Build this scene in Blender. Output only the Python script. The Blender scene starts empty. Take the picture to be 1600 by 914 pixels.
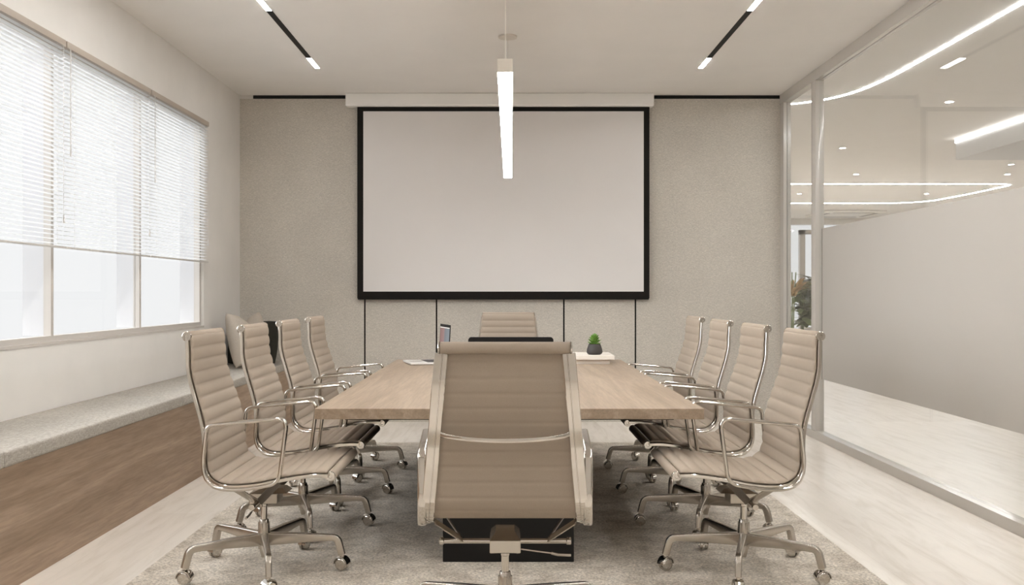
import bpy, bmesh, math, random
from mathutils import Vector, Matrix
random.seed(7)
sc = bpy.context.scene
COL = sc.collection
PI = math.pi

# ------------------------------------------------------------------ materials
def nodes_of(name):
    m = bpy.data.materials.new(name); m.use_nodes = True
    nt = m.node_tree
    b = nt.nodes['Principled BSDF']
    return m, nt, b

def plain(name, col, rough=.6, metal=0., spec=.5):
    m, nt, b = nodes_of(name)
    b.inputs['Base Color'].default_value = (*col, 1)
    b.inputs['Roughness'].default_value = rough
    b.inputs['Metallic'].default_value = metal
    b.inputs['Specular IOR Level'].default_value = spec
    return m

def coords(nt, scale=(1, 1, 1), rot=(0, 0, 0)):
    tc = nt.nodes.new('ShaderNodeTexCoord')
    mp = nt.nodes.new('ShaderNodeMapping')
    mp.inputs['Scale'].default_value = scale
    mp.inputs['Rotation'].default_value = rot
    nt.links.new(tc.outputs['Object'], mp.inputs['Vector'])
    return mp.outputs['Vector']

def noise(nt, vec, scale, detail=4, rough=.55, dist=0.):
    n = nt.nodes.new('ShaderNodeTexNoise')
    n.inputs['Scale'].default_value = scale
    n.inputs['Detail'].default_value = detail
    n.inputs['Roughness'].default_value = rough
    n.inputs['Distortion'].default_value = dist
    nt.links.new(vec, n.inputs['Vector'])
    return n.outputs['Fac']

def ramp(nt, fac, stops):
    r = nt.nodes.new('ShaderNodeValToRGB')
    els = r.color_ramp.elements
    while len(els) < len(stops): els.new(.5)
    for e, (p, c) in zip(els, stops):
        e.position = p; e.color = (*c, 1)
    nt.links.new(fac, r.inputs['Fac'])
    return r.outputs['Color']

def mixc(nt, a, b, fac, mode='MIX'):
    m = nt.nodes.new('ShaderNodeMix'); m.data_type = 'RGBA'; m.blend_type = mode
    if isinstance(fac, float): m.inputs['Factor'].default_value = fac
    else: nt.links.new(fac, m.inputs['Factor'])
    nt.links.new(a, m.inputs['A']); nt.links.new(b, m.inputs['B'])
    return m.outputs['Result']

def bump(nt, b, h, strength=.2, dist=.01):
    n = nt.nodes.new('ShaderNodeBump')
    n.inputs['Strength'].default_value = strength
    n.inputs['Distance'].default_value = dist
    nt.links.new(h, n.inputs['Height'])
    nt.links.new(n.outputs['Normal'], b.inputs['Normal'])

def plaster(name, col, var=.03):
    m, nt, b = nodes_of(name)
    v = coords(nt)
    c = ramp(nt, noise(nt, v, 2.5, 3), [(.3, tuple(x*(1-var) for x in col)), (.7, tuple(x*(1+var) for x in col))])
    nt.links.new(c, b.inputs['Base Color'])
    b.inputs['Roughness'].default_value = .85
    bump(nt, b, noise(nt, v, 140, 3), .12, .002)
    return m

def woven(name, col, sx=(90, 90, 90), var=.18, rough=.95, scale=3., bs=.35):
    m, nt, b = nodes_of(name)
    va = coords(nt, (sx[0], sx[1], sx[2]*4)); vb = coords(nt, (sx[0]*4, sx[1]*4, sx[2]))
    n1 = noise(nt, va, scale, 2); n2 = noise(nt, vb, scale, 2)
    mx = nt.nodes.new('ShaderNodeMath'); mx.operation = 'MULTIPLY'
    nt.links.new(n1, mx.inputs[0]); nt.links.new(n2, mx.inputs[1])
    big = noise(nt, coords(nt), 1.6, 4)
    lo = tuple(x*(1-var) for x in col); hi = tuple(x*(1+var) for x in col)
    c = ramp(nt, mx.outputs[0], [(.12, lo), (.42, hi)])
    c2 = ramp(nt, big, [(.3, (.93,)*3), (.7, (1.05,)*3)])
    nt.links.new(mixc(nt, c, c2, 1., 'MULTIPLY'), b.inputs['Base Color'])
    b.inputs['Roughness'].default_value = rough
    b.inputs['Specular IOR Level'].default_value = .15
    bump(nt, b, mx.outputs[0], bs, .003)
    return m

def wood(name, dark, light, axis='Y', rough=.5, gs=1., contrast=1.):
    m, nt, b = nodes_of(name)
    a, l = 7*gs, .42*gs
    s = {'X': (l, a, a), 'Y': (a, l, a), 'Z': (a, a, l)}[axis]
    v = coords(nt, s)
    n1 = noise(nt, v, 1.5, 5, .55, .9)
    s2 = (s[0]*9, s[1]*9, s[2]*9)
    n2 = noise(nt, coords(nt, s2), 1.5, 5, .6, .3)
    mid = tuple((p+q)/2 for p, q in zip(dark, light))
    c = ramp(nt, n1, [(.25, dark), (.48, mid), (.6, light), (.8, mid)])
    g = ramp(nt, n2, [(.3, (1-.22*contrast,)*3), (.62, (1.06,)*3)])
    nt.links.new(mixc(nt, c, g, 1., 'MULTIPLY'), b.inputs['Base Color'])
    b.inputs['Roughness'].default_value = rough
    bump(nt, b, n2, .08, .002)
    return m

def emit(name, col, st):
    m = bpy.data.materials.new(name); m.use_nodes = True
    nt = m.node_tree; nt.nodes.clear()
    e = nt.nodes.new('ShaderNodeEmission'); o = nt.nodes.new('ShaderNodeOutputMaterial')
    e.inputs['Color'].default_value = (*col, 1); e.inputs['Strength'].default_value = st
    nt.links.new(e.outputs[0], o.inputs['Surface'])
    return m

def glass(name, base=.05, top=.8, tint=(.97, .975, .97)):
    """clear pane: a see-through layer under a view-angle dependent mirror"""
    m = bpy.data.materials.new(name); m.use_nodes = True
    nt = m.node_tree; nt.nodes.clear()
    o = nt.nodes.new('ShaderNodeOutputMaterial'); mx = nt.nodes.new('ShaderNodeMixShader')
    t = nt.nodes.new('ShaderNodeBsdfTransparent'); g = nt.nodes.new('ShaderNodeBsdfGlossy')
    t.inputs['Color'].default_value = (*tint, 1); g.inputs['Roughness'].default_value = .015
    lw = nt.nodes.new('ShaderNodeLayerWeight'); lw.inputs['Blend'].default_value = .5
    p = nt.nodes.new('ShaderNodeMath'); p.operation = 'POWER'; p.inputs[1].default_value = 4.
    mr = nt.nodes.new('ShaderNodeMapRange'); mr.inputs['To Min'].default_value = base; mr.inputs['To Max'].default_value = top
    nt.links.new(lw.outputs['Facing'], p.inputs[0]); nt.links.new(p.outputs[0], mr.inputs['Value'])
    nt.links.new(mr.outputs['Result'], mx.inputs['Fac'])
    nt.links.new(t.outputs[0], mx.inputs[1]); nt.links.new(g.outputs[0], mx.inputs[2])
    nt.links.new(mx.outputs[0], o.inputs['Surface'])
    return m

def translucent(name, col, f=.45):
    m = bpy.data.materials.new(name); m.use_nodes = True
    nt = m.node_tree; nt.nodes.clear()
    o = nt.nodes.new('ShaderNodeOutputMaterial'); mx = nt.nodes.new('ShaderNodeMixShader')
    d = nt.nodes.new('ShaderNodeBsdfDiffuse'); t = nt.nodes.new('ShaderNodeBsdfTranslucent')
    for n in (d, t): n.inputs['Color'].default_value = (*col, 1)
    mx.inputs['Fac'].default_value = f
    nt.links.new(d.outputs[0], mx.inputs[1]); nt.links.new(t.outputs[0], mx.inputs[2])
    nt.links.new(mx.outputs[0], o.inputs['Surface'])
    return m

WALLC = (.76, .735, .70)
M = {}
M['wall'] = plaster('wall_plaster', WALLC)
M['ceil'] = plaster('ceiling_plaster', (.82, .795, .765), .015)
M['panel'] = woven('wall_fabric', (.585, .545, .485), (15, 15, 26), .22)
M['black'] = plain('matte_black', (.008, .007, .006), .6, 0, .3)
M['groove'] = plain('groove_black', (.006, .005, .004), .9, 0, .1)
M['screen'] = plaster('projection_cloth', (.74, .71, .69), .008)
M['screenblack'] = plain('screen_border', (.012, .01, .008), .8, 0, .2)
M['housing'] = plain('warm_white_metal', (.88, .86, .83), .45)
M['oak'] = wood('oak_tabletop', (.275, .20, .136), (.40, .31, .228), 'Y', .38, 1., .8)
M['benchwood'] = wood('bench_oak', (.31, .22, .15), (.45, .335, .245), 'Y', .55, .8)
M['benchpad'] = woven('bench_fabric', (.42, .39, .345), (24, 14, 24), .24)
M['chairfab'] = woven('chair_fabric', (.372, .308, .248), (130, 130, 130), .1, .85, 3., .12)
M['chrome'] = plain('polished_aluminium', (.62, .585, .54), .09, 1.)
M['satin'] = plain('satin_aluminium', (.52, .48, .43), .26, 1.)
M['darkmetal'] = plain('dark_metal', (.16, .14, .12), .35, .9)
M['frame'] = plain('partition_frame', (.525, .492, .45), .12)
M['winframe'] = plain('window_frame_white', (.56, .525, .485), .5)
M['fin'] = plain('outer_mullion_white', (.62, .62, .635), .5)
M['glass'] = glass('partition_glass', .045, .5, (.985, .99, .985))
M['winglass'] = glass('window_glass', .015, .12, (.99, .99, .99))
M['film'] = translucent('frosted_film', (.525, .492, .45), .12)
M['slat'] = translucent('blind_slat', (.82, .82, .815), .6)
M['headrail'] = plain('blind_headrail', (.42, .36, .30), .5)
M['cord'] = plain('blind_cord', (.62, .60, .57), .6)
M['lamp'] = emit('pendant_diffuser', (.98, .975, .965), 18.5)
M['lamp2'] = emit('track_diffuser', (.98, .975, .965), 37.)
M['led'] = emit('office_led', (.97, .985, 1.), 37.)
M['led2'] = emit('bulkhead_led', (1., .985, .95), 3.)
M['bulk'] = plain('bulkhead_grey', (.66, .66, .66), .7)
M['down'] = emit('office_downlight', (1., .96, .9), 60.)
M['lampbody'] = plain('cream_lamp_body', (.64, .59, .52), .5)
M['pillow'] = woven('cushion_linen', (.50, .44, .37), (60, 60, 60), .2)
M['pillowd'] = woven('cushion_dark', (.035, .033, .026), (60, 60, 60), .2)
M['book'] = plain('white_book_cover', (.83, .77, .70), .5)
M['page'] = plain('book_pages', (.70, .62, .53), .8)
M['pot'] = plain('charcoal_pot', (.045, .04, .037), .6)
M['soil'] = plain('potting_soil', (.03, .02, .015), .95)
M['leaf'] = plain('succulent_green', (.12, .25, .035), .45)
M['bigleaf'] = plain('office_plant_green', (.11, .14, .05), .5)
M['tanleaf'] = plain('office_plant_tan', (.32, .21, .09), .6)
M['palm'] = plain('laptop_palm_rest', (.78, .75, .72), .3, .2)
M['alum'] = plain('laptop_aluminium', (.62, .58, .55), .35, .85)
M['keys'] = plain('laptop_keys', (.05, .045, .045), .5)
M['plastic'] = plain('black_plastic', (.007, .006, .006), .55, 0., .2)
M['white'] = plain('white_panel', (.78, .75, .70), .5)

def floor_mat():
    m, nt, b = nodes_of('pale_stone_planks')
    v = coords(nt)
    br = nt.nodes.new('ShaderNodeTexBrick')
    br.offset = .37
    br.inputs['Color1'].default_value = (.86, .80, .73, 1); br.inputs['Color2'].default_value = (.89, .835, .765, 1)
    br.inputs['Mortar'].default_value = (.80, .735, .66, 1)
    br.inputs['Scale'].default_value = 1.; br.inputs['Mortar Size'].default_value = .0015
    br.inputs['Brick Width'].default_value = 1.8; br.inputs['Row Height'].default_value = .3
    mp = nt.nodes.new('ShaderNodeMapping'); mp.inputs['Rotation'].default_value = (0, 0, PI/2)
    nt.links.new(v, mp.inputs['Vector']); nt.links.new(mp.outputs['Vector'], br.inputs['Vector'])
    n = noise(nt, coords(nt, (7, .9, 1)), 1.7, 7, .62, .8)
    g = ramp(nt, n, [(.33, (.90, .885, .865)), (.52, (1, 1, 1)), (.7, (1.04, 1.035, 1.03))])
    nt.links.new(mixc(nt, br.outputs['Color'], g, 1., 'MULTIPLY'), b.inputs['Base Color'])
    b.inputs['Roughness'].default_value = .27
    b.inputs['Specular IOR Level'].default_value = .35
    return m
M['floor'] = floor_mat()

def rug_mat():
    m, nt, b = nodes_of('rug_pile')
    v = coords(nt)
    vor = noise(nt, v, 7.5, 4, .55, .3)
    c = ramp(nt, vor, [(.36, (.53, .465, .39)), (.47, (.63, .565, .48)), (.6, (.71, .645, .56))])
    f = noise(nt, v, 75, 3, .8)
    f2 = noise(nt, v, 22, 3, .7)
    g = ramp(nt, f, [(.34, (.56,)*3), (.64, (1.22,)*3)])
    h = ramp(nt, f2, [(.3, (.85,)*3), (.7, (1.1,)*3)])
    c = mixc(nt, mixc(nt, c, g, 1., 'MULTIPLY'), h, 1., 'MULTIPLY')
    nt.links.new(c, b.inputs['Base Color'])
    b.inputs['Roughness'].default_value = 1.
    b.inputs['Specular IOR Level'].default_value = .05
    bump(nt, b, f, .8, .008)
    return m
M['rug'] = rug_mat()

def laptop_screen_mat():
    m = bpy.data.materials.new('laptop_wallpaper'); m.use_nodes = True
    nt = m.node_tree; nt.nodes.clear()
    o = nt.nodes.new('ShaderNodeOutputMaterial'); e = nt.nodes.new('ShaderNodeEmission')
    v = coords(nt, (2.2, 2.2, 2.2))
    n = noise(nt, v, 2.2, 4, .6, 1.2)
    tc = nt.nodes.new('ShaderNodeTexCoord'); sp = nt.nodes.new('ShaderNodeSeparateXYZ')
    nt.links.new(tc.outputs['Generated'], sp.inputs[0])
    ad = nt.nodes.new('ShaderNodeMath'); ad.operation = 'MULTIPLY_ADD'
    ad.inputs[1].default_value = .5; nt.links.new(n, ad.inputs[0]); nt.links.new(sp.outputs['X'], ad.inputs[2])
    c = ramp(nt, ad.outputs[0], [(.3, (.26, .165, .15)), (.62, (.30, .20, .19)), (.8, (.20, .20, .21)), (1., (.22, .235, .25))])
    nt.links.new(c, e.inputs['Color']); e.inputs['Strength'].default_value = .55
    nt.links.new(e.outputs[0], o.inputs['Surface'])
    return m
M['wallpaper'] = laptop_screen_mat()

# ------------------------------------------------------------------ object helpers
def link(o, parent=None):
    COL.objects.link(o)
    if parent: o.parent = parent
    return o

def finish(name, bm, mat, parent=None, smooth=False, angle=35):
    bmesh.ops.recalc_face_normals(bm, faces=bm.faces)
    me = bpy.data.meshes.new(name)
    bm.to_mesh(me); bm.free()
    if smooth:
        for p in me.polygons: p.use_smooth = True
        me.set_sharp_from_angle(angle=math.radians(angle))
    for mm in (mat if isinstance(mat, (list, tuple)) else [mat]): me.materials.append(mm)
    return link(bpy.data.objects.new(name, me), parent)

def tag(o, label, cat, group=None):
    o['label'] = label; o['category'] = cat
    if group: o['group'] = group
    return o

def thing(name, label, cat, loc=(0, 0, 0), rz=0, group=None):
    o = link(bpy.data.objects.new(name, None))
    o.empty_display_size = .05
    o.location = loc; o.rotation_euler = (0, 0, rz)
    return tag(o, label, cat, group)

def struct(o):
    o['kind'] = 'structure'; return o

def box(bm, x0, x1, y0, y1, z0, z1, bev=0., seg=2, mi=0):
    vs = [bm.verts.new((x, y, z)) for z in (z0, z1) for y in (y0, y1) for x in (x0, x1)]
    fs = [bm.faces.new([vs[i] for i in q]) for q in ((0, 2, 3, 1), (4, 5, 7, 6), (0, 1, 5, 4), (2, 6, 7, 3), (0, 4, 6, 2), (1, 3, 7, 5))]
    for f in fs: f.material_index = mi
    if bev:
        es = list({e for f in fs for e in f.edges})
        r = bmesh.ops.bevel(bm, geom=es, offset=bev, segments=seg, affect='EDGES', profile=.6)
        for f in r['faces']: f.material_index = mi
    return vs

def boxo(name, mat, parent, x0, x1, y0, y1, z0, z1, bev=0., seg=2):
    bm = bmesh.new(); box(bm, x0, x1, y0, y1, z0, z1, bev, seg)
    return finish(name, bm, mat, parent, smooth=bev > 0, angle=40)

def catmull(pts, n):
    pts = [Vector(p) for p in pts]; out = []
    for i in range(len(pts)-1):
        p0 = pts[max(i-1, 0)]; p1 = pts[i]; p2 = pts[i+1]; p3 = pts[min(i+2, len(pts)-1)]
        for k in range(n):
            t = k/n
            out.append(.5*((2*p1)+(p2-p0)*t+(2*p0-5*p1+4*p2-p3)*t*t+(3*p1-p0-3*p2+p3)*t**3))
    out.append(pts[-1]); return out

def round_path(pts, rad, n=6, closed=False):
    """polyline with its corners rounded to radius-like offset rad"""
    P = [Vector(p) for p in pts]; out = []; N = len(P)
    for i in range(N):
        if not closed and i in (0, N-1): out.append(P[i]); continue
        a, b, c = P[i-1], P[i], P[(i+1) % N]
        r = rad[i] if isinstance(rad, (list, tuple)) else rad
        d1 = min(r, (a-b).length*.48); d2 = min(r, (c-b).length*.48)
        s = b+(a-b).normalized()*d1; e = b+(c-b).normalized()*d2
        for k in range(n+1):
            t = k/n; out.append((1-t)**2*s+2*t*(1-t)*b+t*t*e)
    return out

def sweep(bm, path, sec, side, closed=False, cap=True, mi=0):
    """sec(i,t) -> [(a,b)]: a along side, b along normal (= tangent x side)"""
    rings = []; N = len(path); side0 = Vector(side) if side is not None else None
    prev = None
    for i, p in enumerate(path):
        if closed: t = (path[(i+1) % N]-path[i-1])
        else: t = path[min(i+1, N-1)]-path[max(i-1, 0)]
        t = t.normalized()
        if side0 is not None: s = (side0-t*side0.dot(t)).normalized()
        else:
            if prev is None:
                up = Vector((0, 0, 1)) if abs(t.z) < .9 else Vector((1, 0, 0))
                s = t.cross(up).normalized()
            else: s = (prev-t*prev.dot(t)).normalized()
            prev = s
        n = t.cross(s)
        rings.append([bm.verts.new(p+s*a+n*b) for a, b in sec(i, i/max(N-1, 1))])
    K = len(rings[0])
    for i in range(N if closed else N-1):
        r, q = rings[i], rings[(i+1) % N]
        for k in range(K):
            f = bm.faces.new((r[k], r[(k+1) % K], q[(k+1) % K], q[k])); f.material_index = mi
    if cap and not closed:
        bm.faces.new(rings[0][::-1]).material_index = mi; bm.faces.new(rings[-1]).material_index = mi

def circ(r, n=10, r2=None):
    r2 = r2 or r
    L = [(r*math.cos(2*PI*k/n), r2*math.sin(2*PI*k/n)) for k in range(n)]
    return lambda i, t: L

def rrect(a, b, c):
    """rounded rectangle section of half sizes a, b with corner c"""
    L = []
    for sx, sy, st in ((1, 1, 0), (-1, 1, 90), (-1, -1, 180), (1, -1, 270)):
        for k in range(4):
            w = math.radians(st+30*k)
            L.append((sx*(a-c)+c*math.cos(w), sy*(b-c)+c*math.sin(w)))
    return L

def tube(bm, pts, r, n=8, mi=0):
    sweep(bm, [Vector(p) for p in pts], circ(r, n), None, mi=mi)

def lathe(bm, prof, n=24, c=(0, 0, 0), axis='Z', mi=0):
    rings = []
    def pos(r, h, w):
        x, y = r*math.cos(w), r*math.sin(w)
        v = {'Z': (x, y, h), 'X': (h, x, y), 'Y': (x, h, y)}[axis]
        return (v[0]+c[0], v[1]+c[1], v[2]+c[2])
    for r, h in prof:
        if r < 1e-6: rings.append([bm.verts.new(pos(0, h, 0))])
        else: rings.append([bm.verts.new(pos(r, h, 2*PI*k/n)) for k in range(n)])
    for a, b in zip(rings, rings[1:]):
        for k in range(n):
            k2 = (k+1) % n
            if len(a) == 1 and len(b) == 1: continue
            if len(a) == 1: f = bm.faces.new((a[0], b[k], b[k2]))
            elif len(b) == 1: f = bm.faces.new((a[k], b[0], a[k2]))
            else: f = bm.faces.new((a[k], b[k], b[k2], a[k2]))
            f.material_index = mi

def bar(bm, p, q, w, h, side=(1, 0, 0), c=.002):
    L = rrect(w/2, h/2, min(c, w/2.1, h/2.1))
    sweep(bm, [Vector(p), Vector(q)], lambda i, t: L, side)

# ------------------------------------------------------------------ dimensions (metres; camera at the origin looking along +Y)
CAMH = 1.30
XL, XR = -2.72, 2.78       # left wall face, right end of the fabric wall
YB = 9.25                  # fabric wall face
H = 3.31                   # ceiling
FZ = -.008                 # floor surface (rug top is 0)
GX0, GX1 = 2.765, 2.843    # partition frame
YN = -1.6                  # wall behind the camera
OX, OY = 13.0, 24.5        # open office beyond the glass

# ------------------------------------------------------------------ shell
struct(boxo('floor', M['floor'], None, -3.2, OX, YN, OY+.4, FZ-.2, FZ))
struct(boxo('ceiling', M['ceil'], None, -3.2, OX, YN, OY+.4, H, H+.2))
# window opening in the left wall
WY0, WY1, WZ0, WZ1 = 2.84, 8.15, .998, 2.835
bm = bmesh.new()
box(bm, XL-.16, XL, YN, WY0, FZ, H); box(bm, XL-.16, XL, WY1, YB, FZ, H)
box(bm, XL-.16, XL, WY0, WY1, FZ, WZ0); box(bm, XL-.16, XL, WY0, WY1, WZ1, H)
struct(finish('wall_left', bm, M['wall']))
struct(boxo('wall_near', M['wall'], None, -3.2, OX, YN-.15, YN, FZ, H))
struct(boxo('wall_far', M['wall'], None, XL-.16, XR, YB+.02, YB+.16, FZ, H))
struct(boxo('wall_office', M['wall'], None, OX, OX+.15, YN, OY, FZ, H))
struct(boxo('wall_service', M['wall'], None, -3.2, -3.05, YB+.16, OY, FZ, H))

# fabric panels between black grooves, and the black slot along the top
grooves = [-1.451, -.722, .573, 1.301]
edges = [XL]+grooves+[XR]
bm = bmesh.new()
for k in range(5):
    a, b = edges[k]+(.008 if k else 0), edges[k+1]-(.008 if k < 4 else 0)
    box(bm, a, b, YB, YB+.02, FZ, H-.035)
struct(finish('wall_back', bm, M['panel']))
bm = bmesh.new()
for g in grooves: box(bm, g-.0085, g+.0085, YB+.014, YB+.021, FZ, H-.035)
struct(finish('trim_1', bm, M['groove']))
struct(boxo('trim_2', M['black'], None, -2.585, XR, YB-.004, YB+.02, H-.034, H-.001))
struct(boxo('trim_3', M['wall'], None, XL, -2.585, YB, YB+.02, H-.035, H))

# ------------------------------------------------------------------ left window
win = struct(link(bpy.data.objects.new('window_1', None)))
win.location = (XL, (WY0+WY1)/2, WZ0)
def wpart(name, mat, x0, x1, y0, y1, z0, z1, bev=0.):
    o = boxo(name, mat, None, x0, x1, y0, y1, z0, z1, bev)
    o.parent = win; o.matrix_parent_inverse = Matrix.Translation(-Vector(win.location))
    return o
bm = bmesh.new()
fx0, fx1 = XL-.075, XL-.025
box(bm, fx0, fx1, WY0, WY1, WZ0, WZ0+.045); box(bm, fx0, fx1, WY0, WY1, WZ1-.045, WZ1)
box(bm, fx0, fx1, WY0, WY0+.04, WZ0+.045, WZ1-.045); box(bm, fx0, fx1, WY1-.04, WY1, WZ0+.045, WZ1-.045)
fr = finish('window_frame', bm, M['winframe']); fr.parent = win; fr.matrix_parent_inverse = Matrix.Translation(-Vector(win.location))
for y in (4.18, 5.497, 6.814):
    wpart('mullion', M['winframe'], XL-.075, XL-.03, y-.016, y+.016, WZ0+.045, WZ1-.045)
    wpart('outer_mullion', M['fin'], XL-.20, XL-.0755, y-.016, y+.016, WZ0+.045, WZ1-.045)
wpart('outer_mullion', M['fin'], XL-.20, XL-.0755, WY1-.04, WY1-.001, WZ0+.002, WZ1-.002)
wpart('outer_mullion', M['fin'], XL-.20, XL-.0755, WY0+.001, WY0+.04, WZ0+.002, WZ1-.002)
ys = [WY0+.04, 4.18, 5.497, 6.814, WY1-.04]
for a, b in zip(ys, ys[1:]):
    wpart('pane', M['winglass'], XL-.066, XL-.06, a+.016, b-.016, WZ0+.045, WZ1-.045)
wpart('window_sill', M['winframe'], XL-.027, XL+.004, WY0, WY1, WZ0-.006, WZ0+.012)

# venetian blinds
def blind(y0, y1, wand_y, label):
    t = thing('venetian_blind', label, 'blind', (XL+.03, (y0+y1)/2, WZ1-.005), 0, 'white venetian blinds on the window')
    L = (y1-y0)/2
    boxo('headrail', M['headrail'], t, -.018, .018, -L, L, -.04, 0, .002)
    bm = bmesh.new()
    top, bot, pitch = -.052, 1.592-WZ1, .0262
    n = int((top-bot)/pitch)
    for k in range(n+1):
        z = top-pitch*k
        L3 = [(-.0125, -.0012), (0, .0014), (.0125, -.0012)]
        up = []
        for y in (-L+.004, L-.004):
            up.append([bm.verts.new((x, y, z+h+x*.12)) for x, h in L3])
        lo = []
        for y in (-L+.004, L-.004):
            lo.append([bm.verts.new((x, y, z+h+x*.12-.0011)) for x, h in L3])
        for j in range(2):
            bm.faces.new((up[0][j], up[0][j+1], up[1][j+1], up[1][j]))
            bm.faces.new((lo[0][j], lo[1][j], lo[1][j+1], lo[0][j+1]))
    finish('slats', bm, M['slat'], t, True, 60)
    boxo('bottom_rail', M['cord'], t, -.013, .013, -L, L, bot-.016, bot-.004, .003)
    nc = max(2, round((y1-y0)/.6))
    for k in range(nc+1):
        y = -L+.10+(2*L-.20)*k/nc
        bm = bmesh.new(); tube(bm, [(.0137, y, -.04), (.0137, y, bot-.008)], .0007, 5)
        finish('ladder_cord', bm, M['cord'], t)
    bm = bmesh.new()
    wy = wand_y-(y0+y1)/2
    tube(bm, [(.012, wy, -.03), (.026, wy, -.045), (.026, wy, -.69)], .003, 6)
    lathe(bm, [(0, -.70), (.0045, -.695), (.0045, -.66), (.003, -.655)], 8, (.026, wy, 0))
    finish('tilt_wand', bm, M['cord'], t, True)
    bm = bmesh.new()
    cy = L-.035
    tube(bm, [(.014, cy, -.035), (.02, cy, -.05), (.02, cy, -1.06)], .0012, 5)
    lathe(bm, [(0, -1.055), (.004, -1.06), (.007, -1.10), (.006, -1.108), (0, -1.109)], 8, (.02, cy, 0))
    finish('pull_cord', bm, M['cord'], t, True)
    return t
blind(WY0+.01, 5.51, 4.2, 'white venetian blind half lowered over the window bay nearest the camera, at the left edge')
blind(5.525, 6.825, 5.55, 'white venetian blind half lowered over the middle window bay')
blind(6.84, WY1, 6.88, 'white venetian blind half lowered over the window bay nearest the projection screen')

# ------------------------------------------------------------------ bench under the window
BX = -2.19
t = thing('window_bench', 'long wood fronted bench built under the window, carrying fabric seat pads', 'bench', (BX-.2, 5, FZ))
b_ = bmesh.new(); box(b_, XL-(BX-.2)+.001, .2, YN+.01-5, YB-.005-5, 0, .548)
finish('bench_box', b_, M['benchwood'], t)
segs = [(YN+.02, 1.78), (1.78, 3.94), (3.94, 6.10), (6.10, 8.27), (8.27, YB-.01)]
labs = [None, 'fabric bench pad nearest the camera, cut by the left edge of the picture',
        'long fabric bench pad under the middle of the window, beside the nearest chair',
        'long fabric bench pad under the far window bays, reaching to the cushions',
        'short fabric bench pad in the corner against the fabric wall, under the cushions']
for k, (a, b) in enumerate(segs):
    if not labs[k]: continue
    bm = bmesh.new()
    box(bm, XL+.003, BX+.016, a+.002, b-.002, 0, .072, .014, 3)
    o = finish('bench_pad', bm, M['benchpad'], None, True, 60)
    o.location = (0, 0, .5405)
    tag(o, labs[k], 'seat pad', 'fabric pads along the window bench')

# ------------------------------------------------------------------ cushions
def pillow(name, mat, w, h, t, label, loc, rot, pinch=.13, chop=.0, n=26):
    bm = bmesh.new(); g = {}
    for s in (1, -1):
        for i in range(n+1):
            for j in range(n+1):
                u, v = -1+2*i/n, -1+2*j/n
                edge = i in (0, n) or j in (0, n)
                if edge and s == -1: g[s, i, j] = g[1, i, j]; continue
                x = u*w/2*(1-pinch*(1-v*v)); z = v*h/2*(1-pinch*(1-u*u))
                z -= chop*math.exp(-(u/.42)**2)*((v+1)/2)**2.5
                y = s*t/2*((1-u*u)*(1-v*v))**.42
                y += .004*math.sin(7*u+3*v)*(1-u*u)*(1-v*v)
                g[s, i, j] = bm.verts.new((x, y, z+h/2))
        for i in range(n):
            for j in range(n):
                q = (g[s, i, j], g[s, i+1, j], g[s, i+1, j+1], g[s, i, j+1])
                bm.faces.new(q if s == -1 else q[::-1])
    o = finish(name, bm, mat, None, True, 80)
    o.location = loc; o.rotation_euler = rot
    return tag(o, label, 'cushion', 'cushions in the bench corner')
PZ = .624
pillow('scatter_cushion', M['pillow'], .46, .51, .27, 'plump beige linen cushion with a dented top, leaning on the window wall',
       (-2.36, 8.43, PZ), (math.radians(-13), 0, math.radians(66)), .08, .10)
pillow('scatter_cushion', M['pillowd'], .46, .41, .20, 'dark charcoal cushion in the bench corner, behind the beige cushion',
       (-2.47, 8.78, PZ), (math.radians(-14), 0, math.radians(-3)), -.07, .02)

# ------------------------------------------------------------------ projection screen
t = thing('projection_screen', 'large pulled down projection screen with black border on the fabric wall', 'projection screen', (-.045, YB-.06, 1.3))
s = 1/154.2
sx = lambda px: (px-793)*s+.045
sz = lambda py: (458-py)*s
bm = bmesh.new()
box(bm, sx(559), sx(1014), -.0015, .0015, sz(466), sz(168))
finish('black_border', bm, M['screenblack'], t)
boxo('white_cloth', M['screen'], t, sx(568.5), sx(1005), -.0025, -.0016, sz(455.5), sz(175))
bm = bmesh.new()
zc, r = sz(158), .062
L = [(-.045, -.062), (.055, -.062), (.055, .066), (-.03, .066)]
L = [(-.06, -.05), (-.05, -.066), (.055, -.066), (.055, .068), (-.045, .068), (-.058, .055)]
x0, x1 = sx(544), sx(1018)
ra = [bm.verts.new((x0, y, zc+z)) for y, z in L]; rb = [bm.verts.new((x1, y, zc+z)) for y, z in L]
bm.faces.new(ra); bm.faces.new(rb[::-1])
for k in range(6): bm.faces.new((ra[k], rb[k], rb[(k+1) % 6], ra[(k+1) % 6]))
finish('housing', bm, M['housing'], t)
for xa, xb in ((x0-.012, x0), (x1, x1+.012)):
    boxo('end_cap', M['housing'], t, xa, xb, -.056, .055, zc-.062, zc+.064, .004)
bm = bmesh.new()
box(bm, sx(560), sx(1013), -.011, .011, sz(468), sz(465), .001)
finish('bottom_bar', bm, M['screenblack'], t)

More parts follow.
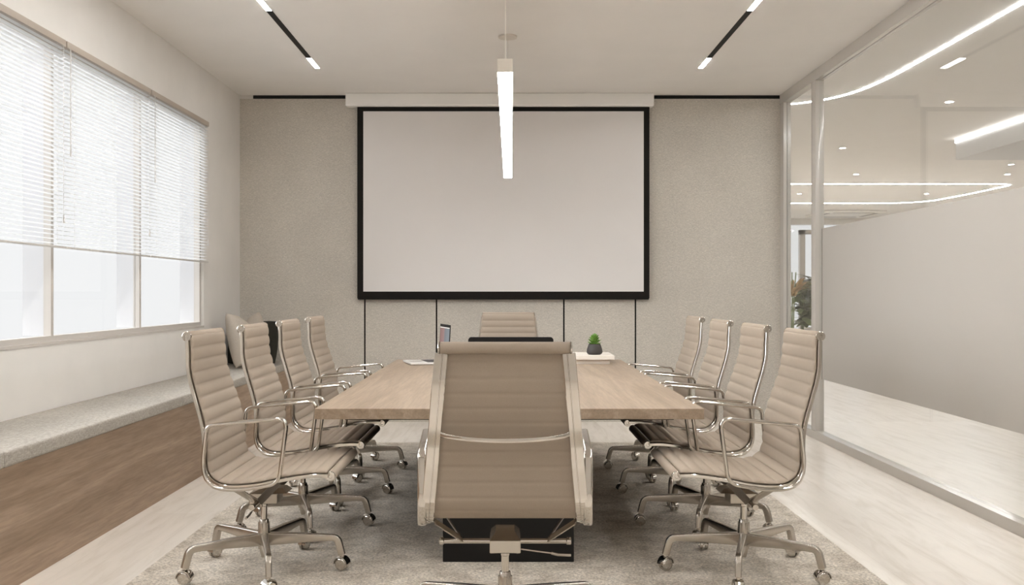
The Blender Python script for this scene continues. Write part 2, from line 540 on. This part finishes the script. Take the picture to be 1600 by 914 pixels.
# ------------------------------------------------------------------ glass partition on the right
t1 = struct(boxo('trim_4', M['frame'], None, GX0, GX1, YN, YB+.15, H-.096, H))                 # head rail
t2 = struct(boxo('trim_5', M['frame'], None, GX0-.01, GX1, YN, YB+.15, FZ, .062))              # floor rail
t3 = struct(boxo('trim_6', M['frame'], None, GX0, GX1, 8.175, 8.286, .062, H-.096, .002))       # post
t4 = struct(boxo('trim_7', M['frame'], None, GX0+.005, GX1, 9.13, YB+.15, .062, H-.096))       # wall end
struct(boxo('window_2', M['glass'], None, 2.80, 2.81, YN, 8.175, .062, H-.096))
struct(boxo('window_3', M['glass'], None, 2.80, 2.81, 8.286, 9.13, .062, H-.096))
film = struct(boxo('trim_8', M['film'], None, 2.796, 2.7995, YN, 8.085, .535, 1.875))
seal = struct(boxo('trim_9', M['darkmetal'], None, 2.794, 2.7999, 8.085, 8.092, .535, 1.875))

# ------------------------------------------------------------------ rug
bm = bmesh.new(); box(bm, -1.705, 1.70, 2.4, 7.93, FZ+.0005, 0, .003, 1)
tag(finish('area_rug', bm, M['rug'], None), 'large beige patterned rug under the meeting table and chairs', 'rug')

# ------------------------------------------------------------------ table
TZ, TX0, TX1, TY0, TY1 = .745, -.927, .945, 4.37, 7.62
t = thing('meeting_table', 'long pale oak meeting table on a black pedestal in the middle of the room', 'table', (.009, 6.0, 0))
bm = bmesh.new(); box(bm, TX0-.009, TX1-.009, TY0-6, TY1-6, TZ-.051, TZ, .0015, 1)
finish('tabletop', bm, M['oak'], t)
boxo('underside_plate', M['black'], t, -.80, .80, TY0-6+.06, TY1-6-.06, TZ-.062, TZ-.0512)  # thin black plate set in from the edges under the tabletop
bm = bmesh.new(); box(bm, -.322, .312, 4.40-6, 7.4-6, 0.0, TZ-.062, .002, 1)
finish('pedestal', bm, M['black'], t)

# ------------------------------------------------------------------ chair (local: x lateral, y forward, z up; origin on the floor under the gas lift)
PROF = [(-.277, 1.110), (-.276, 1.088), (-.272, 1.03), (-.268, .965), (-.253, .897), (-.229, .82), (-.204, .74), (-.190, .67), (-.186, .60), (-.182, .54),
        (-.163, .496), (-.125, .467), (-.075, .455), (0, .457), (.07, .466), (.13, .479), (.22, .495), (.30, .505), (.362, .505)]
CURVE = catmull([(0, y, z) for y, z in PROF], 6)
ARC = [0.]
for a, b in zip(CURVE, CURVE[1:]): ARC.append(ARC[-1]+(b-a).length)
TOT = ARC[-1]
def at_arc(s):
    s = max(0, min(TOT, s))
    for i in range(len(ARC)-1):
        if ARC[i+1] >= s:
            f = (s-ARC[i])/(ARC[i+1]-ARC[i]); return CURVE[i].lerp(CURVE[i+1], f)
    return CURVE[-1]
def half(s):
    """inner half width of the sling between the rails"""
    f = s/TOT
    return .198+.064*min(1, f/.58) + (.012*max(0, (f-.58)/.42))

def sling(s0, s1, nch):
    bm = bmesh.new()
    per = 10; N = nch*per
    W = [-1, -.985, -.955, -.9, -.45, 0, .45, .9, .955, .985, 1]
    TK = [.25, .6, .9, 1, 1, 1, 1, 1, .9, .6, .25]
    g = {}
    for i in range(N+1):
        s = s0+(s1-s0)*i/N
        p = at_arc(s); tg = (at_arc(s+.004)-at_arc(s-.004)).normalized()
        n = Vector((0, -tg.z, tg.y))      # toward the sitter
        if n.y < 0 and n.z < 0: n = -n
        ph = i % per/per
        bul = abs(math.sin(PI*ph))**.6
        h = half(s)+.034
        p = p+n*.0125
        for j, w in enumerate(W):
            th = (.0045+.0075*bul)*TK[j]
            g[1, i, j] = bm.verts.new(Vector((w*h, p.y, p.z))+n*th)
            g[-1, i, j] = bm.verts.new(Vector((w*h, p.y, p.z))-n*min(th*.55, .0052))
    for i in range(N):
        for j in range(len(W)-1):
            bm.faces.new((g[1, i, j], g[1, i, j+1], g[1, i+1, j+1], g[1, i+1, j]))
            bm.faces.new((g[-1, i, j], g[-1, i+1, j], g[-1, i+1, j+1], g[-1, i, j+1]))
        for j in (0, len(W)-1):
            bm.faces.new((g[1, i, j], g[1, i+1, j], g[-1, i+1, j], g[-1, i, j]))
    for i in (0, N):
        for j in range(len(W)-1):
            bm.faces.new((g[1, i, j], g[1, i, j+1], g[-1, i, j+1], g[-1, i, j]))
    return bm

RAILSEC = [(-.0235, -.006), (-.0215, -.008), (.0035, -.008), (.0045, -.0045), (.0065, -.0045), (.0075, -.007), (.0215, -.007), (.0235, -.005),
           (.0235, .005), (.0215, .007), (.0075, .007), (.0065, .0045), (.0045, .0045), (.0035, .008), (-.0215, .008), (-.0235, .006)]
def rail(sgn):
    bm = bmesh.new()
    pts = []
    N = 90
    for i in range(N+1):
        s = .022+(TOT-.022)*i/N
        p = at_arc(s); pts.append(Vector((sgn*(half(s)+.0235), p.y, p.z)))
    L = RAILSEC if sgn < 0 else [(-a, b) for a, b in RAILSEC][::-1]
    sweep(bm, pts, lambda i, t: L, (1, 0, 0))
    return bm

def armloop(sgn):
    bm = bmesh.new()
    x = sgn*.313
    P = [(x*.965, -.168, .722), (x, .185, .757), (x, .148, .470), (x*.99, -.03, .440), (x*.97, -.150, .452), (x*.955, -.190, .53)]
    pts = round_path(P, [.03, .05, .05, .10, .07, .07], 7, True)
    L = rrect(.0165, .008, .0075)
    sweep(bm, pts, lambda i, t: L, (1, 0, 0), closed=True)
    # small studs joining the loop to the rail
    for y, z in ((-.186, .585), (-.10, .452)):
        lathe(bm, [(0, -.001), (.005, 0), (.005, .03), (0, .031)], 8, (x-sgn*.036 if sgn > 0 else x+.006, y, z), 'X')
    return bm

def make_caster():
    """origin on the swivel axis, at floor level; rolls along local y"""
    bm = bmesh.new()
    for s in (-1, 1):
        a, b = s*.006, s*.021
        lathe(bm, [(0, a), (.024, a), (.0285, a+s*.002), (.030, a+s*.005), (.030, b-s*.005), (.027, b-s*.0015), (.023, b), (.0225, b-s*.0015), (.006, b-s*.0015), (0, b-s*.001)], 22, (0, -.0, .0302), 'X')
    # hood arc between / above the wheels
    pts = [Vector((0, .034*math.cos(w), .0302+.034*math.sin(w))) for w in [math.radians(d) for d in range(0, 181, 15)]]
    sweep(bm, pts, lambda i, t: rrect(.021, .0022, .002), (1, 0, 0))
    lathe(bm, [(0, .028), (.0055, .028), (.0055, .072), (.0095, .072), (.0095, .062), (.012, .060), (.012, .056), (.0055, .055)], 12, (0, 0, .004), 'Z')
    return bm

def base_leg():
    bm = bmesh.new()
    P = [(0, .018, .148), (0, .20, .154), (0, .300, .154), (0, .335, .148), (0, .353, .118), (0, .362, .072)]
    pts = round_path([P[0], P[2], (0, .345, .152), (0, .366, .074)], [.02, .02, .03, .02], 6)
    pts = [Vector(P[0]), Vector((0, .09, .150)), Vector((0, .18, .153))]+pts[1:]
    tot = len(pts)-1
    def sec(i, t):
        r = pts[i].y
        f = min(1, r/.30)
        hh = .031*(1-f)+.0155*f; ww = .017*(1-f)+.0135*f
        if pts[i].z < .14: hh = .0165
        return rrect(ww, hh, .005)
    sweep(bm, pts, sec, (1, 0, 0))
    return bm

def make_chair():
    t = thing('office_chair', 'x', 'chair')
    rl = .021
    split = 0
    for i, p in enumerate(CURVE):
        if p.z <= .47 and split == 0: split = ARC[i]
    finish('backrest', sling(.0, split, 12), M['chairfab'], t, True, 75)
    finish('seat', sling(split, TOT-.008, 9), M['chairfab'], t, True, 75)
    # rolls with their end caps
    def roll(c, hw, name):
        bm = bmesh.new()
        lathe(bm, [(0, -hw), (rl-.004, -hw), (rl, -hw+.004), (rl, hw-.004), (rl-.004, hw), (0, hw)], 24, c, 'X')
        o = finish(name, bm, M['chairfab'], t, True, 50)
        for s in (-1, 1):
            bm = bmesh.new()
            lathe(bm, [(0, 0), (rl+.001, 0), (rl+.001, s*.004), (rl-.002, s*.0065), (.009, s*.0065), (.008, s*.0045), (0, s*.0045)], 20, (c[0]+s*hw, c[1], c[2]), 'X')
            finish('end_cap', bm, M['chrome'], o, True, 40)
    roll((0, -.281, 1.108), .229, 'top_roll')
    roll((0, .368, .498), .288, 'front_roll')
    for s in (-1, 1):
        finish('side_rail', rail(s), M['chrome'], t, True, 30)
        finish('armrest', armloop(s), M['chrome'], t, True, 40)
    # bowed spreader across the back
    bm = bmesh.new()
    ps = at_arc(.325)
    hs = half(.325)
    pts = [Vector((-hs+2*hs*k/24, ps.y-.008-.040*math.sin(PI*k/24)**.55, ps.z+.006-.018*math.sin(PI*k/24)**.6)) for k in range(25)]
    L = rrect(.0085, .003, .0025)
    sweep(bm, pts, lambda i, tt: L, (0, 0, 1))
    finish('back_spreader', bm, M['chrome'], t, True, 40)
    # seat carrier
    RODY, RODZ = .012, .352
    for s in (-1, 1):
        bm = bmesh.new(); bar(bm, (s*.262, -.075, .447), (s*.165, RODY, RODZ+.006), .03, .006, (0, 1, .4)); finish('rear_strut', bm, M['satin'], t, True)
        bm = bmesh.new(); bar(bm, (s*.270, .135, .470), (s*.165, RODY+.01, RODZ+.004), .034, .006, (0, 1, -.6)); finish('front_strut', bm, M['darkmetal'], t, True)
    bm = bmesh.new()
    lathe(bm, [(0, -.252), (.013, -.252), (.014, -.249), (.014, -.236), (.010, -.233), (.010, .233), (.014, .236), (.014, .249), (.013, .252), (0, .252)], 16, (0, RODY, RODZ), 'X')
    finish('tilt_rod', bm, M['chrome'], t, True, 40)
    bm = bmesh.new()
    v = box(bm, -.058, .058, -.055, .075, .322, .372, .003, 1)
    vs = [bm.verts.new(c) for c in ((-.056, -.05, .3715), (.056, -.05, .3715), (.056, .12, .3715), (-.056, .12, .3715), (-.036, .0, .392), (.036, .0, .392), (.036, .10, .392), (-.036, .10, .392))]
    for q in ((0, 1, 5, 4), (1, 2, 6, 5), (2, 3, 7, 6), (3, 0, 4, 7), (4, 5, 6, 7), (3, 2, 1, 0)): bm.faces.new([vs[i] for i in q])
    finish('tilt_mechanism', bm, M['satin'], t, True, 30)
    bm = bmesh.new()
    tube(bm, [(.045, .0, .326), (.12, -.01, .318), (.175, -.012, .312)], .003, 8)
    tube(bm, [(.175, -.012, .312), (.20, -.013, .306), (.25, -.013, .304)], .0055, 8)
    lathe(bm, [(0, 0), (.006, 0), (.006, .02), (0, .02)], 8, (.046, 0, .308))
    finish('height_lever', bm, M['satin'], t, True)
    bm = bmesh.new()
    lathe(bm, [(0, .20), (.0145, .20), (.0145, .300), (.0165, .302), (.0165, .3225), (0, .3225)], 20)
    finish('gas_lift', bm, M['chrome'], t, True, 40)
    bm = bmesh.new()
    lathe(bm, [(0, .062), (.012, .062), (.017, .08), (.027, .13), (.028, .19), (.024, .215), (.021, .238), (.019, .240), (.0146, .240)], 20)
    for k in range(5):
        w = 2*PI*k/5+PI/5
        bar(bm, (.022*math.sin(w), .022*math.cos(w), .10), (.0235*math.sin(w), .0235*math.cos(w), .225), .012, .008, (math.cos(w), -math.sin(w), 0))
    finish('base_hub', bm, M['satin'], t, True, 40)
    leg_me = None; cas_me = None
    for k in range(5):
        if leg_me is None:
            lg = finish('base_leg', base_leg(), M['satin'], t, True, 40); leg_me = lg.data
            ca = finish('caster', make_caster(), M['chrome'], lg, True, 40); cas_me = ca.data
        else:
            lg = link(bpy.data.objects.new('base_leg', leg_me), t)
            ca = link(bpy.data.objects.new('caster', cas_me), lg)
        lg.rotation_euler = (0, 0, -2*PI*k/5)
        ca.location = (0, .366, 0)
    return t

def copy_tree(o, parent=None):
    c = o.copy(); link(c)
    if parent: c.parent = parent
    for ch in [x for x in bpy.data.objects if x.parent == o]: copy_tree(ch, c)
    return c

proto = make_chair()
first = [True]
def chair(x, y, rz, label, group, side=0):
    c = proto if first[0] else copy_tree(proto)
    first[0] = False
    c.location = (x, y, .0005); c.rotation_euler = (0, 0, rz)
    c['label'] = label; c['category'] = 'chair'
    if group: c['group'] = group
    elif 'group' in c: del c['group']
    legs = [o for o in bpy.data.objects if o.parent == c and o.name.startswith('base_leg')]
    for lg in legs:
        k = round((-lg.rotation_euler.z)/(2*PI/5)) % 5
        ca = [o for o in bpy.data.objects if o.parent == lg][0]
        # world heading of each caster: faces of the wheels towards the room's near end on the outer legs
        face = k == 0 or (side == -1 and k == 2) or (side == 1 and k == 3)
        want = (PI/2 if face else 0)+random.uniform(-.35, .35)+(.25*side)
        ca.rotation_euler = (0, 0, want-rz-lg.rotation_euler.z)
    return c
YS = (4.272, 5.092, 5.905, 6.725)
ordl = ['nearest to the camera', 'second from the camera', 'third from the camera', 'farthest from the camera']
extra_l = ['its seat in front of the table corner', 'in front of the corner cushions', 'between the second and the last', 'by the wall with the screen']
for k, y in enumerate(YS):
    chair(-1.143, y, -PI/2, 'beige ribbed office chair on the window side of the table, '+ordl[k], 'chairs along the window side of the table', -1)
for k, y in enumerate(YS):
    chair(1.108, y, PI/2, 'beige ribbed office chair on the glass wall side of the table, '+ordl[k], 'chairs along the glass side of the table', 1)
chair(-.009, 3.47, 0, 'beige ribbed office chair in the foreground seen from behind at the near table end', None)
chair(.008, 7.84, PI, 'beige ribbed office chair at the far table end below the projection screen', None)

# ------------------------------------------------------------------ things on the table
# laptop (local: y from the palm edge 0 to the hinge, x along the hinge)
ang = math.atan2(-.287, .958)          # direction of the palm edge seen from far to near
t = thing('laptop', 'open silver laptop with a colourful screen on the far left of the table', 'laptop', (-.792, 7.163, TZ+.0005), -PI/2+math.atan2(.287, .958))
W, D = .355, .30
bm = bmesh.new(); box(bm, -W/2, W/2, 0, D, .003, .017, .004, 2); finish('base', bm, M['palm'], t, True)
bm = bmesh.new(); box(bm, -W/2+.03, W/2-.03, D*.46, D*.9, .0168, .0178); finish('keyboard', bm, M['keys'], t)
bm = bmesh.new(); box(bm, -.055, .055, D*.07, D*.4, .0168, .0174); finish('trackpad', bm, M['alum'], t)
bm = bmesh.new()
for sx_ in (-1, 1):
    for yy in (.03, D-.03): lathe(bm, [(0, 0), (.008, 0), (.008, .004), (0, .004)], 10, (sx_*(W/2-.03), yy, 0))
finish('foot', bm, M['plastic'], t)
lid = bmesh.new(); box(lid, -W/2, W/2, -.003, .003, 0, .292, .0028, 2)
lo = finish('screen_lid', lid, M['plastic'], t, True); lo.location = (0, D-.004, .014); lo.rotation_euler = (math.radians(-3), 0, 0)
boxo('display', M['wallpaper'], lo, -W/2+.012, W/2-.012, -.0036, -.0031, .012, .268)
boxo('menu_bar', M['white'], lo, -W/2+.012, W/2-.012, -.0038, -.0032, .262, .270)

# black conference display seen from behind
t = thing('desktop_monitor', 'low black monitor with rounded corners seen from behind, on the table', 'monitor', (.023, 6.35, TZ+.0005))
bm = bmesh.new()
L = []
w2, h0, h1, r = .297, .025, .248, .022
for cx, cz, a0 in ((w2-r, h1-r, 0), (-w2+r, h1-r, 90), (-w2+r, h0+r, 180), (w2-r, h0+r, 270)):
    for k in range(7):
        w = math.radians(a0+15*k); L.append((cx+r*math.cos(w), cz+r*math.sin(w)))
f0 = [bm.verts.new((x, -.012, z)) for x, z in L]; f1 = [bm.verts.new((x, .012, z)) for x, z in L]
bm.faces.new(f0); bm.faces.new(f1[::-1])
for k in range(len(L)): bm.faces.new((f0[k], f1[k], f1[(k+1) % len(L)], f0[(k+1) % len(L)]))
finish('casing', bm, M['plastic'], t)
boxo('panel', M['black'], t, -w2+.01, w2-.01, .0118, .013, h0+.012, h1-.01)
boxo('neck', M['plastic'], t, -.04, .04, -.03, -.01, .01, .12, .003)
boxo('foot', M['plastic'], t, -.12, .12, -.08, .07, 0, .012, .004)

# books
def book(x0, x1, y0, y1, z, h, label):
    t = thing('book', label, 'book', ((x0+x1)/2, (y0+y1)/2, z), 0, 'white books under the little plant')
    a, b = (x1-x0)/2, (y1-y0)/2
    bm = bmesh.new()
    box(bm, -a, a, -b, b, 0, .003); box(bm, -a, a, -b, b, h-.003, h); box(bm, -a, -a+.004, -b, b, .003, h-.003)
    box(bm, -a+.004, a, -b, -b+.003, .003, h-.003)
    finish('cover', bm, M['book'], t)
    boxo('pages', M['page'], t, -a+.004, a-.004, -b+.003, b-.004, .003, h-.003)
    boxo('clasp', M['plastic'], t, a-.0035, a+.0006, -b+.004, -b+.012, .004, h-.004)
book(.44, .802, 7.135, 7.50, TZ+.0005, .036, 'lower of two white books, partly covered by the larger book above')
book(.46, .835, 7.10, 7.52, TZ+.037, .030, 'upper and larger white book, carrying the small potted plant')
# plant
PZT = TZ+.0672
t = thing('potted_succulent', 'small green succulent in a charcoal pot on the stacked white books', 'plant', (.692, 7.235, PZT))
bm = bmesh.new()
lathe(bm, [(0, 0), (.045, 0), (.058, .008), (.064, .022), (.060, .045), (.051, .072), (.046, .084), (.042, .085), (.041, .080), (.046, .066), (.046, .062), (0, .062)], 32)
finish('pot', bm, M['pot'], t, True, 50)
bm = bmesh.new(); lathe(bm, [(0, .074), (.03, .073), (.0435, .070)], 20); finish('soil', bm, M['soil'], t)
bm = bmesh.new()
def fat_leaf(bm, base, d, L, w, th):
    d = d.normalized(); side = d.cross(Vector((0, 0, 1))).normalized(); up = side.cross(d)
    pts = [base+d*(L*k/6)+up*(L*.22*(k/6)**2) for k in range(7)]
    prof = [.45, .75, 1, 1, .8, .5, .08]
    def sec(i, tt): return [(w*prof[i]*math.cos(2*PI*k/8), th*prof[i]*math.sin(2*PI*k/8)) for k in range(8)]
    sweep(bm, pts, sec, side)
for lv, (z, L, n, tilt) in enumerate(((.080, .058, 9, .10), (.094, .060, 9, .30), (.108, .056, 8, .45), (.122, .046, 7, .70), (.136, .032, 6, 1.0), (.146, .022, 4, 1.8))):
    for k in range(n):
        w = 2*PI*k/n+lv*.7+random.uniform(-.15, .15)
        fat_leaf(bm, Vector((0, 0, z)), Vector((math.cos(w), math.sin(w), tilt+random.uniform(-.1, .1))), L*random.uniform(.85, 1.1), .0155, .006)
tube(bm, [(0, 0, .06), (0, 0, .155)], .006, 8)
finish('leaves', bm, M['leaf'], t, True, 60)

# ------------------------------------------------------------------ pendant lamp
t = thing('linear_pendant_lamp', 'long glowing linear pendant lamp hung over the meeting table', 'lamp', (-.004, 5.77, 2.257), math.radians(-.22))
boxo('body', M['lampbody'], t, -.0335, .0335, -1.79, 1.79, .010, .068)
boxo('diffuser', M['lamp'], t, -.0325, .0325, -1.79+.004, -.003, 0, .0098)
boxo('diffuser', M['lamp'], t, -.0325, .0325, .003, 1.79-.002, 0, .0098)
boxo('joint', M['lampbody'], t, -.0325, .0325, -.003, .003, .0005, .0098)
for y in (-1.35, 1.35):
    bm = bmesh.new(); tube(bm, [(0, y, .066), (0, y, H-2.257-.01)], .0022, 6); finish('cable', bm, M['lampbody'], t)
    bm = bmesh.new(); lathe(bm, [(0, -.018), (.055, -.018), (.072, -.014), (.074, 0), (0, 0)], 28, (0, y, H-2.257)); finish('canopy', bm, M['lampbody'], t, True, 40)

# ------------------------------------------------------------------ recessed track lights
def track(xc, label):
    t = thing('track_light', label, 'ceiling light', (xc, 4.0, H), 0, 'black recessed track lights')
    y0, y1 = -.6, 8.12
    bm = bmesh.new()
    box(bm, -.0215, .0215, y0-4, y1-4, -.004, .002)
    finish('channel', bm, M['black'], t)
    for a, b in ((7.775, 8.118), (3.2, 6.465), (-.59, 2.9)):  # two nearer modules lengthened out of view to brighten the near floor
        boxo('lamp_module', M['lamp2'], t, -.0205, .0205, a-4, b-4, -.0046, -.0038)
    return t
track(-1.696, 'black ceiling track light with lit modules on the window side')
track(1.722, 'black ceiling track light with lit modules on the glass wall side')

# ------------------------------------------------------------------ open office beyond the glass
# far facade: window wall
fac = struct(link(bpy.data.objects.new('window_4', None)))
fac.location = (0, OY, 0)
def fpart(name, mat, *a):
    o = boxo(name, mat, None, *a); o.parent = fac; o.matrix_parent_inverse = Matrix.Translation((0, -OY, 0)); return o
bm = bmesh.new()
box(bm, -3.2, 7.3, OY, OY+.3, FZ, H); box(bm, 9.7, 12.3, OY, OY+.3, FZ, H); box(bm, 12.65, OX, OY, OY+.3, FZ, H)
box(bm, 7.3, 9.7, OY, OY+.3, 3.15, H)
box(bm, 12.3, 12.65, OY, OY+.3, 3.15, H)
struct(finish('wall_facade', bm, M['wall']))
for x in (7.36, 7.93, 9.0): fpart('mullion', M['frame'], x-.07, x+.07, OY-.05, OY+.1, FZ, 3.0 if x < 9.5 else 3.15)
fpart('transom', M['frame'], 7.86, 9.7, OY-.05, OY+.1, 2.88, 3.0)
fpart('pane', M['winglass'], 7.3, 9.7, OY+.03, OY+.04, FZ, 3.15)
fpart('pane', M['winglass'], 12.3, 12.65, OY+.03, OY+.04, FZ, 3.15)

def curve_strip(pts, w, th, name, label):
    t = []
    bm = bmesh.new()
    L = rrect(th/2, w/2, th*.4)
    sweep(bm, [Vector(p) for p in pts], lambda i, tt: L, (0, 0, 1))
    o = finish(name, bm, M['led'])
    return tag(o, label, 'LED strip light', 'curved LED lines on the office ceiling')
HZ = H-.0027
pts = round_path([(3.56, .5, HZ), (3.56, 8.9, HZ), (3.25, 9.6, HZ), (2.2, 10.0, HZ), (-1.5, 10.2, HZ)], [0, .8, .5, .6, 0], 8)
curve_strip(pts, .032, .005, 'led_strip_light', 'bright curving LED line on the office ceiling, running beside the glass wall')
pts = round_path([(-1.5, 16.75, HZ), (9.6, 16.75, HZ), (9.5, 20.3, HZ), (-1.5, 20.3, HZ)], [0, .5, 1.2, 0], 8)
pts = round_path([(-1.5, 16.75, HZ), (9.35, 16.75, HZ), (9.35, 18.6, HZ), (9.2, 20.35, HZ), (-1.5, 20.35, HZ)], [0, .35, .5, 1.1, 0], 8)
curve_strip(pts, .05, .005, 'led_strip_light', 'far hairpin shaped LED loop on the office ceiling')
t = thing('ceiling_bulkhead', 'dropped ceiling box in the office, lit by an LED line along its top edge', 'bulkhead', (5.86, 9, H-.32))
boxo('box', M['bulk'], t, 0, 2.2, -4, 2.9, .05, .318, .004)
boxo('led_line', M['led2'], t, -.012, -.001, -4, 2.9, .27, .315)
for k, (x, y) in enumerate(((4.64, 9.56), (4.64, 12.6), (5.9, 15.4), (5.9, 18.4), (8.47, 18.4), (7.86, 14.2), (8.46, 15.4))):
    lab = ['office ceiling downlight nearest the glass, above the bulkhead light', 'office ceiling downlight beyond the nearest one, left of the bulkhead',
           'small office downlight just before the hairpin LED loop, on its left', 'small office downlight inside the hairpin LED loop, beside the post',
           'small office downlight inside the hairpin LED loop, near its bend', 'rightmost small office downlight before the hairpin LED loop',
           'small office downlight near the right picture edge, closest to the loop'][k]
    t = thing('downlight', lab, 'downlight', (x, y, H), 0, 'office ceiling downlights')
    bm = bmesh.new(); lathe(bm, [(.042, 0), (.056, -.003), (.056, -.006), (.040, -.004), (.040, 0)], 20); finish('trim_ring', bm, M['white'], t, True)
    bm = bmesh.new(); lathe(bm, [(0, -.001), (.040, -.002), (.040, -.0005)], 20); finish('lens', bm, M['down'], t)
t = thing('air_conditioner', 'square white air conditioner cassette in the office ceiling', 'air conditioner', (8.45, 22.8, H-.002))
bm = bmesh.new(); box(bm, -.75, .75, -.75, .75, -.05, 0, .015, 2); finish('cover', bm, M['white'], t, True)
for a in range(4):
    bm = bmesh.new(); box(bm, -.5, .5, .55, .63, -.054, -.049); o = finish('louver', bm, M['darkmetal'], t); o.rotation_euler = (0, 0, a*PI/2)

# plants in front of the far window
def big_plant(name, x, y, h, label, mat, n, spiky):
    t = thing(name, label, 'plant', (x, y, FZ))
    bm = bmesh.new(); lathe(bm, [(0, 0), (.17, 0), (.23, .40), (.21, .40), (.205, .36), (0, .36)], 24); finish('planter', bm, M['white'], t, True)
    bm = bmesh.new()
    for k in range(3):
        tube(bm, [(.02*k-.02, 0, .36), (.05*k-.05, .02, h*.55), (.09*(k-1), .03, h*.8)], .014, 6)
    finish('stems', bm, M['bigleaf'], t)
    bm = bmesh.new()
    for k in range(n):
        z = random.uniform(.5, h*.82); w = random.uniform(0, 2*PI)
        L = random.uniform(.28, .5) if not spiky else random.uniform(.5, .8)
        el = random.uniform(-.1, .9) if not spiky else random.uniform(.7, 2.4)
        d = Vector((math.cos(w), math.sin(w), el)).normalized(); side = d.cross(Vector((0, 0, 1))).normalized(); up = side.cross(d)
        p0 = Vector((random.uniform(-.08, .08), random.uniform(-.06, .06), z if not spiky else h*.55))
        ww = L*(.2 if not spiky else .07)
        row = []
        for i in range(7):
            f = i/6
            c = p0+d*(L*f)-Vector((0, 0, 1))*(L*.35*f*f)
            a = ww*math.sin(PI*min(1, .08+.92*f))**.7
            row.append((bm.verts.new(c-side*a+up*.01), bm.verts.new(c-up*.0), bm.verts.new(c+side*a+up*.01)))
        for r, q in zip(row, row[1:]):
            bm.faces.new((r[0], r[1], q[1], q[0])); bm.faces.new((r[1], r[2], q[2], q[1]))
    finish('foliage', bm, mat, t, True, 80)
big_plant('office_plant', 8.05, 24.0, 2.05, 'dense dark green office plant behind the white window post', M['bigleaf'], 150, False)
big_plant('office_plant', 7.42, 22.9, 1.85, 'leafy green plant left of the white window post, below a spiky tan plant', M['bigleaf'], 130, False)
big_plant('spiky_plant', 6.70, 21.4, 2.25, 'tall spiky tan leaved plant seen through the narrow pane', M['tanleaf'], 26, True)

# ------------------------------------------------------------------ light
w = bpy.data.worlds.new('sky'); sc.world = w; w.use_nodes = True
bg = w.node_tree.nodes['Background']
bg.inputs['Color'].default_value = (.98, .99, 1, 1); bg.inputs['Strength'].default_value = .42

def sun(name, rot, st, ang, col):
    d = bpy.data.lights.new(name, 'SUN'); d.energy = st; d.angle = math.radians(ang); d.color = col
    o = link(bpy.data.objects.new(name, d)); o.rotation_euler = rot; return o
# hazy daylight entering through the left window
d = Vector((1, .12, -.45)).normalized()
o = sun('hazy_sun', (0, 0, 0), 3.0, 70, (.93, .97, 1.))
o.rotation_euler = d.to_track_quat('-Z', 'Y').to_euler()

# ------------------------------------------------------------------ camera
cd = bpy.data.cameras.new('camera'); co = link(bpy.data.objects.new('camera', cd))
cd.sensor_width = 36; cd.lens = 36*1422/1600
co.location = (0, 0, CAMH); co.rotation_euler = (PI/2, 0, 0)
cd.shift_x = 7/1600; cd.shift_y = 1/1600
cd.clip_end = 200
sc.camera = co
vs = sc.view_settings
vs.view_transform = 'Standard'; vs.look = 'None'; vs.gamma = 1; vs.use_curve_mapping = False
vs.exposure = 1.19
sc.cycles.use_denoising = True
sc.cycles.max_bounces = 12; sc.cycles.diffuse_bounces = 6; sc.cycles.transparent_max_bounces = 16
